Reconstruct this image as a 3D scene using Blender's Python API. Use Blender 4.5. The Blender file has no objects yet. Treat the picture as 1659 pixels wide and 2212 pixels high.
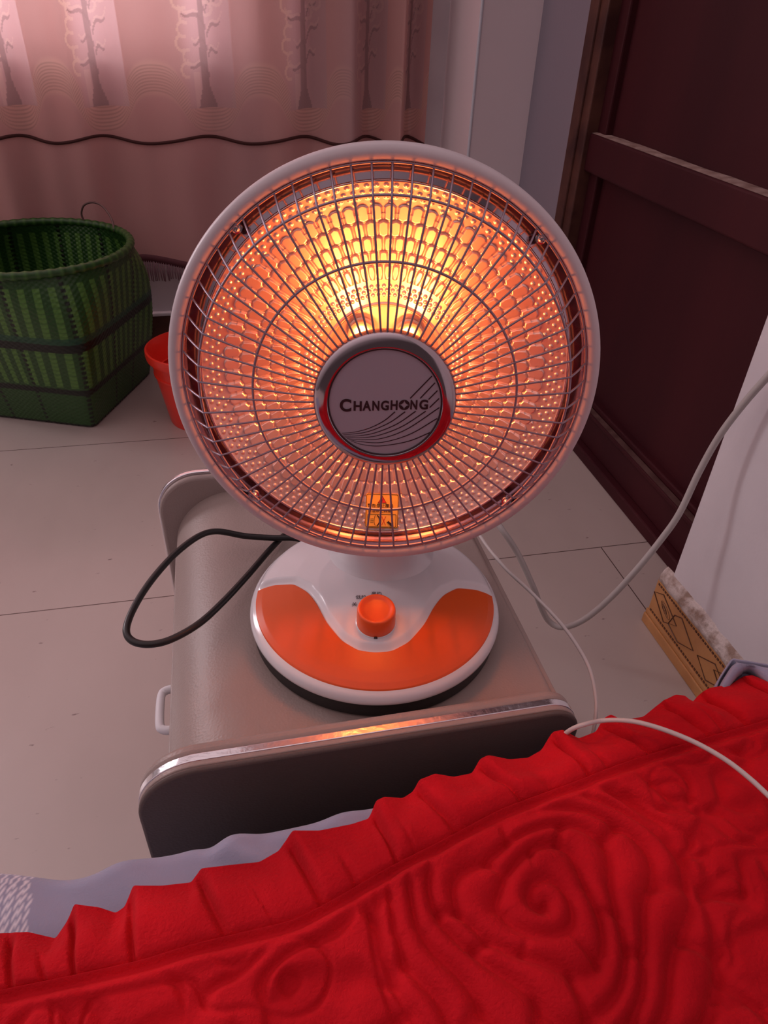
import bpy, bmesh, math, random
import numpy as np
from mathutils import Matrix, Vector
random.seed(7); rng = np.random.default_rng(7)
PI = math.pi
sc = bpy.context.scene
COL = sc.collection

# ------------------------------------------------------------------ camera
W0, H0, F = 1659.0, 2212.0, 1533.9
PITCH, ROLL, YAW = [math.radians(a) for a in (35.93, 2.418, 13.43)]
CAMZ = 0.94
_f = np.array([math.sin(YAW)*math.cos(PITCH), math.cos(YAW)*math.cos(PITCH), -math.sin(PITCH)])
_r = np.array([math.cos(YAW), -math.sin(YAW), 0.0]); _u = np.cross(_r, _f)
R_ = math.cos(ROLL)*_r + math.sin(ROLL)*_u
U_ = -math.sin(ROLL)*_r + math.cos(ROLL)*_u
cam = bpy.data.cameras.new('camera'); camo = bpy.data.objects.new('camera', cam); COL.objects.link(camo)
cam.sensor_fit = 'VERTICAL'; cam.sensor_height = 36.0; cam.lens = F/H0*36.0; cam.clip_start = 0.01
m = Matrix.Identity(4)
for i in range(3):
    m[i][0] = R_[i]; m[i][1] = U_[i]; m[i][2] = -_f[i]
m[2][3] = CAMZ
camo.matrix_world = m
sc.camera = camo
def _ray(px, py): return _f + R_*((px-829.5)/F) - U_*((py-1106)/F)
def atz(px, py, z):
    d = _ray(px, py); return np.array([0, 0, CAMZ]) + d*((z-CAMZ)/d[2])
def aty(px, py, y):
    d = _ray(px, py); return np.array([0, 0, CAMZ]) + d*(y/d[1])
def atx(px, py, x):
    d = _ray(px, py); return np.array([0, 0, CAMZ]) + d*(x/d[0])

# ------------------------------------------------------------------ light, exposure
sc.view_settings.view_transform = 'Standard'
sc.view_settings.look = 'None'
sc.view_settings.exposure = 0.0
sc.view_settings.gamma = 1.0
sc.view_settings.use_curve_mapping = False
sc.cycles.max_bounces = 8
sc.cycles.diffuse_bounces = 4
sc.cycles.glossy_bounces = 5
sc.cycles.sample_clamp_indirect = 4.0
wd = bpy.data.worlds.new('room_ambience'); sc.world = wd; wd.use_nodes = True
bg = wd.node_tree.nodes['Background']
_nt = wd.node_tree; _tc = _nt.nodes.new('ShaderNodeTexCoord'); _dp = _nt.nodes.new('ShaderNodeVectorMath'); _dp.operation = 'DOT_PRODUCT'
_dp.inputs[1].default_value = (-0.34, 0.38, 0.86)      # the room is lightest above and towards the window side
_nt.links.new(_tc.outputs['Generated'], _dp.inputs[0])
_rp = _nt.nodes.new('ShaderNodeValToRGB'); _nt.links.new(_dp.outputs['Value'], _rp.inputs['Fac'])
_e = _rp.color_ramp.elements; _e[0].position = 0.0; _e[0].color = (.085, .055, .06, 1); _e[1].position = 0.85; _e[1].color = (1.0, .74, .78, 1)
_nt.links.new(_rp.outputs['Color'], bg.inputs[0]); bg.inputs[1].default_value = 0.80
def area(name, loc, rot, sx, sy, power, color):
    l = bpy.data.lights.new(name, 'AREA'); l.shape = 'RECTANGLE'; l.size = sx; l.size_y = sy
    l.energy = power; l.color = color
    o = bpy.data.objects.new(name, l); o.location = loc; o.rotation_euler = rot; COL.objects.link(o); return o
# daylight standing in the window opening of the back wall (behind the curtain and left of it)
area('window_daylight', (-1.30, 2.50, 1.48), (math.radians(-90), 0, 0), 2.7, 1.35, 125.0, (1.0, 0.88, 0.93))

# ------------------------------------------------------------------ material helpers
def mat(name, col, rough=0.5, metal=0.0, **kw):
    mt = bpy.data.materials.new(name); mt.use_nodes = True
    nt = mt.node_tree; p = nt.nodes['Principled BSDF']
    p.inputs['Base Color'].default_value = (*col, 1); p.inputs['Roughness'].default_value = rough
    p.inputs['Metallic'].default_value = metal
    for k, v in kw.items(): p.inputs[k.replace('_', ' ')].default_value = v
    return mt, nt, p
def node(nt, t, **kw):
    n = nt.nodes.new(t)
    for k, v in kw.items():
        if k.startswith('i_'): n.inputs[k[2:].replace('_', ' ')].default_value = v
        else: setattr(n, k, v)
    return n
def noise_col(nt, p, c1, c2, scale, detail=4, lo=0.35, hi=0.65, coord='Object', stretch=None):
    tc = node(nt, 'ShaderNodeTexCoord'); no = node(nt, 'ShaderNodeTexNoise')
    no.inputs['Scale'].default_value = scale; no.inputs['Detail'].default_value = detail
    src = tc.outputs[coord]
    if stretch:
        mp = node(nt, 'ShaderNodeMapping'); mp.inputs['Scale'].default_value = stretch
        nt.links.new(src, mp.inputs['Vector']); src = mp.outputs['Vector']
    nt.links.new(src, no.inputs['Vector'])
    r = node(nt, 'ShaderNodeValToRGB'); r.color_ramp.elements[0].position = lo; r.color_ramp.elements[1].position = hi
    r.color_ramp.elements[0].color = (*c1, 1); r.color_ramp.elements[1].color = (*c2, 1)
    nt.links.new(no.outputs['Fac'], r.inputs['Fac']); nt.links.new(r.outputs['Color'], p.inputs['Base Color'])
    return r, no, tc
def bump(nt, p, scale, strength, dist=0.001, detail=3, coord='Object', kind='noise', stretch=None):
    tc = node(nt, 'ShaderNodeTexCoord')
    tx = node(nt, 'ShaderNodeTexNoise' if kind == 'noise' else 'ShaderNodeTexVoronoi')
    tx.inputs['Scale'].default_value = scale
    if kind == 'noise': tx.inputs['Detail'].default_value = detail
    src = tc.outputs[coord]
    if stretch:
        mp = node(nt, 'ShaderNodeMapping'); mp.inputs['Scale'].default_value = stretch
        nt.links.new(src, mp.inputs['Vector']); src = mp.outputs['Vector']
    nt.links.new(src, tx.inputs['Vector'])
    b = node(nt, 'ShaderNodeBump'); b.inputs['Strength'].default_value = strength; b.inputs['Distance'].default_value = dist
    nt.links.new(tx.outputs[0], b.inputs['Height']); nt.links.new(b.outputs['Normal'], p.inputs['Normal'])
    return b

# ------------------------------------------------------------------ mesh helpers
class MB:
    """collects vertices and faces, then links them as ONE mesh object"""
    def __init__(s): s.v = []; s.f = []; s.n = 0
    def add(s, v, f):
        v = np.asarray(v, float).reshape(-1, 3); s.v.append(v)
        s.f += [tuple(int(i)+s.n for i in q) for q in f]; s.n += len(v); return s
    def box(s, a, b):
        x0, y0, z0 = a; x1, y1, z1 = b
        v = [(x0,y0,z0),(x1,y0,z0),(x1,y1,z0),(x0,y1,z0),(x0,y0,z1),(x1,y0,z1),(x1,y1,z1),(x0,y1,z1)]
        return s.add(v, [(0,3,2,1),(4,5,6,7),(0,1,5,4),(1,2,6,5),(2,3,7,6),(3,0,4,7)])
    def tube(s, pts, r, seg=8, closed=False, caps=True):
        P = np.asarray(pts, float); n = len(P)
        T = np.roll(P, -1, 0)-np.roll(P, 1, 0) if closed else np.gradient(P, axis=0)
        T /= np.linalg.norm(T, axis=1)[:, None]+1e-12
        up = np.array([0, 0, 1.0]) if abs(T[0][2]) < .9 else np.array([1.0, 0, 0])
        a = np.cross(T[0], up); a /= np.linalg.norm(a); vs = []
        rr = np.broadcast_to(np.asarray(r, float), (n,))
        ang = np.linspace(0, 2*PI, seg, endpoint=False)
        for i in range(n):
            a = a-T[i]*(a@T[i]); a /= np.linalg.norm(a); b = np.cross(T[i], a)
            vs.append(P[i]+rr[i]*(np.outer(np.cos(ang), a)+np.outer(np.sin(ang), b)))
        fs = []
        for i in range(n if closed else n-1):
            j = (i+1) % n
            for k in range(seg):
                l = (k+1) % seg; fs.append((i*seg+k, i*seg+l, j*seg+l, j*seg+k))
        if not closed and caps: fs += [tuple(range(seg))[::-1], tuple((n-1)*seg+k for k in range(seg))]
        return s.add(np.vstack(vs), fs)
    def lathe(s, prof, seg=96, close=False):
        prof = np.asarray(prof, float); n = len(prof); ang = np.linspace(0, 2*PI, seg, endpoint=False)
        v = np.stack([np.outer(prof[:, 0], np.cos(ang)), np.outer(prof[:, 0], np.sin(ang)), np.outer(prof[:, 1], np.ones(seg))], -1).reshape(-1, 3)
        fs = []
        for i in range(n if close else n-1):
            j = (i+1) % n
            for k in range(seg):
                l = (k+1) % seg; fs.append((i*seg+k, i*seg+l, j*seg+l, j*seg+k))
        return s.add(v, fs)
    def grid(s, P):
        P = np.asarray(P, float); a, b = P.shape[:2]
        i = np.arange(a-1)[:, None]*b+np.arange(b-1)[None, :]
        f = np.stack([i, i+1, i+b+1, i+b], -1).reshape(-1, 4)
        s.v.append(P.reshape(-1, 3)); s.f += [tuple(q) for q in (f+s.n).tolist()]; s.n += a*b; return s
    def build(s, name, material, parent=None, smooth=True, M=None, angle=None, col=None, bevel=None, solid=None, sub=None, recalc=False):
        me = bpy.data.meshes.new(name); V = np.vstack(s.v)
        me.from_pydata(V.tolist(), [], s.f); me.update()
        if recalc:
            bm = bmesh.new(); bm.from_mesh(me); bmesh.ops.recalc_face_normals(bm, faces=bm.faces); bm.to_mesh(me); bm.free()
        if smooth: me.polygons.foreach_set('use_smooth', [True]*len(me.polygons))
        if angle is not None and smooth:
            try: me.set_sharp_from_angle(angle=math.radians(angle))
            except Exception: pass
        if col is not None:
            at = me.color_attributes.new('pattern', 'FLOAT_COLOR', 'POINT')
            c = np.ones((len(V), 4)); c[:, :3] = col.reshape(-1, 3); at.data.foreach_set('color', c.ravel())
        o = bpy.data.objects.new(name, me); COL.objects.link(o)
        if material: me.materials.append(material)
        if parent: o.parent = parent
        if M is not None: o.matrix_local = M
        if bevel:
            b = o.modifiers.new('bevel', 'BEVEL'); b.width = bevel[0]; b.segments = bevel[1]; b.limit_method = 'ANGLE'; b.angle_limit = math.radians(40)
        if solid:
            q = o.modifiers.new('solid', 'SOLIDIFY'); q.thickness = solid; q.offset = -1
        return o
def empty(name, loc, label, cat, group=None, rz=0):
    o = bpy.data.objects.new(name, None); o.empty_display_size = 0.05; o.location = loc; o.rotation_euler[2] = rz; COL.objects.link(o)
    return tag(o, label, cat, group)
def tag(o, label, cat, group=None):
    o['label'] = label; o['category'] = cat
    if group: o['group'] = group
    return o
def struct(o): o['kind'] = 'structure'; return o
def rel(b, parent):   # same, for geometry given in world coordinates under an unrotated Empty
    return Matrix.Translation(-Vector(parent.location))
def smooth_path(pts, n=8):
    P = np.asarray(pts, float); P = np.vstack([2*P[0]-P[1], P, 2*P[-1]-P[-2]]); out = []
    for i in range(1, len(P)-2):
        for t in np.linspace(0, 1, n, endpoint=False):
            p0, p1, p2, p3 = P[i-1:i+3]
            out.append(.5*((2*p1)+(-p0+p2)*t+(2*p0-5*p1+4*p2-p3)*t*t+(-p0+3*p1-3*p2+p3)*t**3))
    out.append(P[-2]); return np.array(out)
def sstep(x, a=0.0, b=1.0):
    t = np.clip((x-a)/(b-a), 0, 1); return t*t*(3-2*t)
def vnoise(x, y, seed=0):
    r = np.random.default_rng(seed).random((64, 64))
    xi = np.floor(x).astype(int); yi = np.floor(y).astype(int); fx = x-xi; fy = y-yi
    fx = fx*fx*(3-2*fx); fy = fy*fy*(3-2*fy); g = lambda a, b: r[a % 64, b % 64]
    return (g(xi, yi)*(1-fx)+g(xi+1, yi)*fx)*(1-fy)+(g(xi, yi+1)*(1-fx)+g(xi+1, yi+1)*fx)*fy
def voro(x, y, seed=1):
    r = np.random.default_rng(seed).random((64, 64, 2)); xi = np.floor(x).astype(int); yi = np.floor(y).astype(int)
    f1 = np.full(x.shape, 9.0); f2 = np.full(x.shape, 9.0)
    for a in (-1, 0, 1):
        for b in (-1, 0, 1):
            q = r[(xi+a) % 64, (yi+b) % 64]; d = np.hypot(xi+a+q[..., 0]-x, yi+b+q[..., 1]-y)
            f2 = np.where(d < f1, f1, np.minimum(f2, d)); f1 = np.minimum(f1, d)
    return f1, f2

# ------------------------------------------------------------------ materials
m_wall, nt, p = mat('plaster', (.62, .60, .62), .85); noise_col(nt, p, (.70, .67, .70), (.79, .76, .78), 6, lo=.3, hi=.7); bump(nt, p, 90, .25, .001)
m_chip, nt, p = mat('chipped_plaster', (.6, .48, .40), .95); noise_col(nt, p, (.34, .24, .19), (.68, .60, .56), 45, 6, .35, .55); bump(nt, p, 120, .9, .004)
m_wall_lit, nt, p = mat('plaster_lit', (.88, .80, .82), .85); bump(nt, p, 90, .25, .001)  # lightened plaster: the light on the pilaster's front face is put into the colour
m_wall_shade, nt, p = mat('plaster_shaded', (.30, .28, .33), .85); bump(nt, p, 90, .25, .001)  # darkened plaster: shade on the return beside the door, painted in
m_edge_light, _, _ = mat('edge_highlight', (.80, .88, .95), .5)  # painted highlight, window light caught on the pilaster's edge
m_white, nt, p = mat('paint_white', (.72, .72, .74), .6)
# glossy floor tiles, seams 0.6 m apart in depth, staggered
m_floor, nt, p = mat('floor_tile', (.5, .42, .38), .16, Specular_IOR_Level=.5)
r, no, tc = noise_col(nt, p, (.46, .39, .355), (.58, .50, .46), 2.2, 5, .3, .7, stretch=(1, .5, 1))
mixv = node(nt, 'ShaderNodeSeparateXYZ'); nt.links.new(tc.outputs['Object'], mixv.inputs[0])
def M_(op, a, b=None):
    n = node(nt, 'ShaderNodeMath', operation=op)
    for i, v in enumerate((a, b)):
        if v is None: continue
        if isinstance(v, (int, float)): n.inputs[i].default_value = v
        else: nt.links.new(v, n.inputs[i])
    return n.outputs[0]
ty = M_('DIVIDE', M_('SUBTRACT', mixv.outputs[1], 1.0605), .605)
fy = M_('FRACT', ty); row = M_('FLOOR', ty); odd = M_('ABSOLUTE', M_('MODULO', row, 2.0))
xo = M_('ADD', .1, M_('MULTIPLY', odd, .635))
fx = M_('FRACT', M_('DIVIDE', M_('SUBTRACT', mixv.outputs[0], xo), .8))
sy_ = M_('LESS_THAN', M_('MINIMUM', fy, M_('SUBTRACT', 1.0, fy)), .0018)
sx_ = M_('LESS_THAN', M_('MINIMUM', fx, M_('SUBTRACT', 1.0, fx)), .0014)
seam = M_('MAXIMUM', sy_, sx_)
mx = node(nt, 'ShaderNodeMix', data_type='RGBA'); nt.links.new(seam, mx.inputs[0]); nt.links.new(r.outputs[0], mx.inputs[6]); mx.inputs[7].default_value = (.10, .07, .06, 1)
sp = node(nt, 'ShaderNodeTexNoise'); sp.inputs['Scale'].default_value = 38; sp.inputs['Detail'].default_value = 5
mps = node(nt, 'ShaderNodeMapping'); mps.inputs['Scale'].default_value = (1.0, 2.2, 1); nt.links.new(tc.outputs['Object'], mps.inputs['Vector']); nt.links.new(mps.outputs['Vector'], sp.inputs['Vector'])
spr = node(nt, 'ShaderNodeValToRGB'); spr.color_ramp.elements[0].position = .70; spr.color_ramp.elements[1].position = .78; nt.links.new(sp.outputs['Fac'], spr.inputs['Fac'])
mx2 = node(nt, 'ShaderNodeMix', data_type='RGBA'); nt.links.new(spr.outputs['Color'], mx2.inputs[0]); nt.links.new(mx.outputs[2], mx2.inputs[6]); mx2.inputs[7].default_value = (.20, .15, .14, 1)
nt.links.new(mx2.outputs[2], p.inputs['Base Color'])
rr = node(nt, 'ShaderNodeValToRGB'); rr.color_ramp.elements[0].color = (.14,)*3+(1,); rr.color_ramp.elements[1].color = (.34,)*3+(1,)
nt.links.new(no.outputs['Fac'], rr.inputs['Fac']); nt.links.new(rr.outputs['Color'], p.inputs['Roughness'])

m_door, nt, p = mat('dark_lacquered_wood', (.06, .012, .014), .6, Specular_IOR_Level=.25)
noise_col(nt, p, (.040, .005, .009), (.062, .009, .013), 5, 6, .3, .7, stretch=(1, 1, .15)); bump(nt, p, 60, .15, .001, stretch=(1, 1, .1))
m_dust, nt, p = mat('dusty_wood', (.14, .07, .06), .8); noise_col(nt, p, (.22, .13, .11), (.46, .34, .30), 30, 6, .35, .7)
m_dust2, nt, p = mat('thin_dust_wood', (.10, .05, .045), .8); noise_col(nt, p, (.07, .025, .022), (.14, .075, .065), 30, 6, .35, .7)
m_frame, nt, p = mat('door_frame_wood', (.09, .03, .022), .55); noise_col(nt, p, (.05, .014, .012), (.12, .045, .03), 14, 6)
m_tile, nt, p = mat('brown_skirting_tile', (.36, .14, .045), .35); noise_col(nt, p, (.42, .19, .06), (.58, .28, .10), 12, 4)
m_tiledk, _, _ = mat('skirting_line', (.10, .035, .015), .5)
m_backtile, nt, p = mat('dark_skirting_tile', (.07, .025, .014), .4); noise_col(nt, p, (.05, .018, .010), (.09, .032, .018), 20)
m_leather, nt, p = mat('beige_leather', (.33, .265, .24), .42, Specular_IOR_Level=.4)
noise_col(nt, p, (.31, .245, .22), (.355, .285, .258), 3); bump(nt, p, 420, .35, .0006, kind='voronoi')
m_leather_shade, nt, p = mat('beige_leather_shaded', (.11, .08, .07), .5); noise_col(nt, p, (.10, .072, .064), (.12, .088, .078), 3); bump(nt, p, 420, .3, .0006, kind='voronoi')  # darker copy of the beige leather; light falloff on the front face painted in
m_chrome, nt, p = mat('chrome', (.82, .80, .82), .12, 1.0)
m_hubc, nt, p = mat('dark_chrome', (.52, .45, .48), .10, 1.0)
m_strip, nt, p = mat('scuffed_chrome', (.80, .78, .80), .2, 1.0); bump(nt, p, 160, .5, .0006, detail=5)
m_plastic, nt, p = mat('white_gloss_plastic', (.72, .71, .73), .16, Coat_Weight=.3, Coat_Roughness=.08)
m_ringp, nt, p = mat('white_satin_plastic', (.62, .56, .58), .38)
m_orange, nt, p = mat('orange_gloss_plastic', (.74, .10, .016), .30, Specular_IOR_Level=.4)
m_knob, nt, p = mat('orange_satin_plastic', (.78, .11, .02), .35)
m_black, nt, p = mat('black_rubber', (.012, .011, .011), .45)
m_cord, nt, p = mat('black_cord', (.012, .011, .011), .38)
m_wire, nt, p = mat('zinc_wire', (.36, .29, .35), .38, .7)
m_dish, nt, p = mat('pressed_aluminium', (.94, .80, .76), .29, .85)
m_mirror, nt, p = mat('polished_flange', (.52, .44, .50), .12, 1.0)
m_badge, nt, p = mat('grey_badge', (.40, .38, .44), .35)
m_ink, nt, p = mat('dark_print', (.030, .012, .016), .5)
m_sticker, nt, p = mat('yellow_sticker', (.85, .62, .12), .5)
m_red, nt, p = mat('red_print', (.70, .04, .05), .5)
m_glow, nt, p = mat('glowing_element', (.9, .4, .1), .5); p.inputs['Emission Color'].default_value = (1.0, 0.20, 0.038, 1); p.inputs['Emission Strength'].default_value = 72.0
m_ceram, nt, p = mat('ceramic_sleeve', (.75, .62, .50), .3, .6)
m_cable, nt, p = mat('grey_white_cable', (.50, .47, .45), .5)
m_thin, nt, p = mat('white_thin_cable', (.60, .56, .54), .5)
m_bucket, nt, p = mat('red_plastic', (.90, .045, .025), .3)

def attr_mix(nt, cols, name='pattern'):
    """base colour, then blends by the R, G, B channels of the woven pattern"""
    at = node(nt, 'ShaderNodeAttribute', attribute_name=name); se = node(nt, 'ShaderNodeSeparateColor'); nt.links.new(at.outputs['Color'], se.inputs[0])
    cur = None
    for i in range(3):
        if cols[i+1] is None: continue
        mx = node(nt, 'ShaderNodeMix', data_type='RGBA'); nt.links.new(se.outputs[i], mx.inputs[0])
        if cur is None: mx.inputs[6].default_value = (*cols[0], 1)
        else: nt.links.new(cur, mx.inputs[6])
        mx.inputs[7].default_value = (*cols[i+1], 1); cur = mx.outputs[2]
    return cur, se
# curtain: woven cloth that lets some daylight through; R = brown trees, G = pale threads, B = thin sheer ground
m_curt = bpy.data.materials.new('pink_jacquard'); m_curt.use_nodes = True; nt = m_curt.node_tree; p = nt.nodes['Principled BSDF']; p.inputs['Roughness'].default_value = .8
cur, se = attr_mix(nt, [(.68, .385, .355), (.19, .08, .045), (.84, .55, .45), (.58, .42, .44)])
nt.links.new(cur, p.inputs['Base Color']); bump(nt, p, 260, .35, .001, stretch=(1, 1, 1))
tl = node(nt, 'ShaderNodeBsdfTranslucent'); nt.links.new(cur, tl.inputs['Color'])
fac = node(nt, 'ShaderNodeMapRange'); fac.inputs['To Min'].default_value = .10; fac.inputs['To Max'].default_value = .20; nt.links.new(se.outputs[2], fac.inputs['Value'])
ms = node(nt, 'ShaderNodeMixShader'); nt.links.new(fac.outputs[0], ms.inputs[0]); nt.links.new(p.outputs[0], ms.inputs[1]); nt.links.new(tl.outputs[0], ms.inputs[2])
nt.links.new(ms.outputs[0], nt.nodes['Material Output'].inputs[0])
m_cline, nt, p = mat('brown_piping', (.07, .018, .016), .8)
m_hem, nt, p = mat('hem_band', (.14, .045, .055), .8)
m_fringe, nt, p = mat('fringe_threads', (.30, .17, .20), .8)
# blanket
m_blank, nt, p = mat('red_plush', (.62, .012, .016), .9, Sheen_Weight=.12, Sheen_Roughness=.4, Specular_IOR_Level=.1)
p.inputs['Sheen Tint'].default_value = (1, .15, .12, 1)
noise_col(nt, p, (.38, .004, .010), (.64, .011, .020), 9, 6, .3, .7); bump(nt, p, 420, .6, .0015, detail=4)
m_sheet, nt, p = mat('grey_blue_cotton', (.40, .40, .52), .85, Sheen_Weight=.2)
cur, se = attr_mix(nt, [(.30, .315, .43), (.80, .78, .82), None, None]); nt.links.new(cur, p.inputs['Base Color']); bump(nt, p, 700, .4, .0006)
m_basket, nt, p = mat('green_plastic_weave', (.05, .16, .03), .38)
cur, se = attr_mix(nt, [(.022, .085, .016), (.003, .005, .003), (.10, .25, .045), (.006, .07, .035)]); nt.links.new(cur, p.inputs['Base Color'])
m_steel, _, _ = mat('wire_handle', (.20, .12, .11), .5, .3)
m_straw, nt, p = mat('straw', (.60, .47, .26), .8); noise_col(nt, p, (.45, .33, .17), (.70, .57, .34), 90)

# ------------------------------------------------------------------ the room
YB = 2.333
struct(MB().box((-3.2, -1.6, -.08), (1.6, 2.6, 0)).build('floor', m_floor, smooth=False))
b = MB(); b.box((-3.2, YB, 0), (1.4, YB+.24, .80)); b.box((-3.2, YB, 2.15), (1.4, YB+.24, 2.7)); b.box((.12, YB, .80), (1.4, YB+.24, 2.15)); b.box((-3.2, YB, .80), (-2.68, YB+.24, 2.15))
struct(b.build('wall_back', m_wall, smooth=False))
# skirting of the back wall, dark tiles with a white plaster lip
o = struct(MB().box((-3.2, YB-.014, 0), (.70, YB+.01, .083)).build('baseboard_back', m_backtile, smooth=False, bevel=(.002, 2)))
b = MB()
for i in range(26):
    x = -1.7+i*.09
    b.tube([(x, YB-.0145, .015), (x+.045, YB-.0145, .07), (x+.09, YB-.0145, .015)], .0014, 5)
b.build('tile_diamonds', m_tiledk, parent=o)
struct(MB().box((-3.2, YB-.018, .083), (.70, YB+.01, .094)).build('trim_1', m_white, smooth=False, bevel=(.003, 2)))
# window with frame behind the curtain
wf = MB(); X0, X1, Z0, Z1 = -2.68, .12, .80, 2.15
for a_, b_ in (((X0, Z0), (X1, Z0+.05)), ((X0, Z1-.05), (X1, Z1)), ((X0, Z0), (X0+.05, Z1)), ((X1-.05, Z0), (X1, Z1)), ((-1.31, Z0), (-1.26, Z1))):
    wf.box((a_[0], YB+.12, a_[1]), (b_[0], YB+.16, b_[1]))
struct(wf.build('window_1', m_white, smooth=False))
# pilaster in the corner and the return beside the door
b = MB(); XP = aty(1028, 170, 2.05)[0]
b.box((XP, 2.055, 0), (1.4, YB+.02, 2.7))
struct(b.build('wall_corner', m_wall_lit, smooth=True, bevel=(.008, 4), angle=40))
struct(MB().box((.846, 1.768, 0), (1.4, 2.06, 2.7)).build('wall_right', m_wall_shade, smooth=False))
struct(MB().box((XP-.003, 2.052, 0), (XP+.003, 2.060, 2.7)).build('highlight_strip', m_edge_light, smooth=True, bevel=(.002, 3)))  # thin strip added to draw the highlight along the pilaster edge
# near wall (plaster) standing further into the room, lower part of chipped plaster and patterned tile
b = MB(); b.box((.722, -1.2, .128), (1.3, .815, 2.7)); struct(b.build('wall_right_near', m_wall, smooth=True, bevel=(.004, 3), angle=40))
struct(MB().box((.74, -1.2, 0), (1.3, .815, .13)).build('wall_right_foot', m_wall, smooth=False))
# chipped plaster lip
n = 180; ys = np.linspace(-1.2, .835, n); prof = []
for y in ys:
    w1 = .006+.005*vnoise(np.array(y*40), np.array(0.3), 3); hz = .130+.006*vnoise(np.array(y*55), np.array(4.0), 4)
    prof.append([(.724, y, hz+.006), (.724-w1*.6, y, hz), (.722-w1, y, .116), (.723-w1, y, .106), (.728, y, .101), (.76, y, .101)])
P = np.array(prof); b = MB().grid(P); b.add(P[-1], [tuple(range(6))]); struct(b.build('trim_2', m_chip, smooth=True))
o = struct(MB().box((.716, -1.2, .0), (.745, .84, .104)).build('baseboard_right', m_tile, smooth=False, bevel=(.002, 2)))
b = MB(); b.box((.711, -1.2, 0), (.718, .842, .022)); b.box((.7135, -1.2, .022), (.718, .842, .032)); b.build('moulding', m_tile, parent=o, smooth=False, bevel=(.002, 2))
b = MB()
def dash(z, step):
    y = -.2
    while y < .835: b.box((.7150, y, z-.0018), (.7165, y+step*.6, z+.0018)); y += step
dash(.036, .007); dash(.098, .007)
b.build('dotted_line', m_tiledk, parent=o, smooth=False)
b = MB(); x = .7156
def dia(pts, w): b.tube([(x, y_, z_) for y_, z_ in pts], w, 5, closed=True)
for k in range(5):
    o_ = -.190*k
    dia([(.838+o_, .075), (.812+o_, .090), (.757+o_, .066), (.790+o_, .044)], .0012); dia([(.770+o_, .080), (.752+o_, .090), (.702+o_, .062), (.742+o_, .042), (.778+o_, .052)], .0012)
    dia([(.690+o_, .064), (.650+o_, .086), (.610+o_, .066), (.655+o_, .042)], .0012)
    for j in range(4):
        t = np.linspace(0, 2*PI, 18); b.tube(np.stack([np.full(18, x), .800+o_-.006*j/4+(.005+.004*j)*np.cos(t), .068+(.003+.0022*j)*np.sin(t+j*.8)], -1), .0004, 4)
b.build('tile_diamonds', m_tiledk, parent=o, smooth=False)

# dark panelled door in the right wall
d = empty('door_1', (.86, 1.3, 0), None, None); del d['label'], d['category']; struct(d); MD = rel(None, d)
XD = .858
b = MB(); b.box((.846, 1.700, 0), (.90, 1.770, 2.3)); b.box((.840, 1.735, 0), (.85, 1.778, 2.3)); b.build('door_frame', m_frame, parent=d, smooth=False, M=MD, bevel=(.003, 2))
MB().box((.892, .70, .02), (.92, 1.72, 2.3)).build('panel', m_door, parent=d, smooth=False, M=MD)
b = MB(); b.box((.875, 1.66, .03), (.90, 1.705, 2.3)); b.build('stile', m_door, parent=d, smooth=False, M=MD, bevel=(.004, 2))
b = MB(); b.box((XD, .70, .622), (.90, 1.705, .702)); b.build('rail', m_door, parent=d, M=MD, bevel=(.005, 3), angle=30)
P = []
for y in np.linspace(.72, 1.70, 160):
    P.append([(XD+.003, y, .7022), (XD+.012, y, .7035+.003*float(vnoise(np.array(y*70), np.array(1.), 8))**3), (.891, y, .7026+.002*float(vnoise(np.array(y*30), np.array(2.), 9)))])
MB().grid(P).build('dust_layer', m_dust, parent=d, M=MD)
b = MB(); b.box((XD+.004, .70, .03), (.90, 1.705, .108)); b.box((XD-.002, .70, .108), (.90, 1.705, .120)); b.box((.874, .70, .12), (.90, 1.705, .135)); b.build('bottom_rail', m_door, parent=d, smooth=False, M=MD, bevel=(.003, 2))
P = [[(XD, y, .1205), (.873, y, .1212)] for y in np.linspace(.72, 1.7, 30)]
MB().grid(P).build('dust_layer', m_dust2, parent=d, M=MD)
struct(MB().box((.843, .70, 0), (.90, 1.74, .03)).build('trim_3', m_door, smooth=False, bevel=(.004, 2)))

# ------------------------------------------------------------------ curtain
trees_px = [(-380, -3), (-175, -2), (20, -1), (208, 0), (452, 1), (668, 2), (806, 3), (896, 4), (915, 4.35)]
YC = 2.288
tx = np.array([aty(a, 150, YC)[0] for a, _ in trees_px]); ts = np.array([b_ for _, b_ in trees_px], float)
tx = np.concatenate([[tx[0]-.75], tx]); ts = np.concatenate([[ts[0]-3.0], ts])
NX, NZ = 900, 560
s = np.linspace(ts[0], ts[-1], NX); xs = np.interp(s, ts, tx)
kk = np.array([.5, 1, .5]); 
for _ in range(160): xs[1:-1] = (xs[:-2]+xs[1:-1]*2+xs[2:])/4
zs = np.linspace(.262, 2.25, NZ); zs = np.concatenate([np.linspace(.262, 1.05, 430), np.linspace(1.06, 2.25, 60)]); NZ = len(zs)
S, Z = np.meshgrid(s, zs, indexing='ij'); X = np.repeat(xs[:, None], NZ, 1)
tight = np.interp(s, [1.5, 3, 4.35], [0, 1, 1])[:, None]
ph = 2*PI*(S-.08)
fold = -.006*tight+(.016+.026*tight)*np.cos(ph)+.008*np.cos(2*ph+1.1)+.010*(vnoise(S*1.7, Z*.8, 5)-.5)
Y = YC-.012+fold*(.75+.25*sstep(Z, .3, .9))
X = X+.010*tight*np.sin(ph)
X = X - .10*(Z-.75)*sstep(-X, -.2, .6)*0.0
zdrop = .012*np.sin(2*PI*S+.6)+.006*np.sin(PI*S)
Zg = Z+(zdrop*np.clip((.75-Z)/.45, 0, 1))
u = S-np.round(S)                                   # -.5..+.5, tree at 0
z = Z
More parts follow.
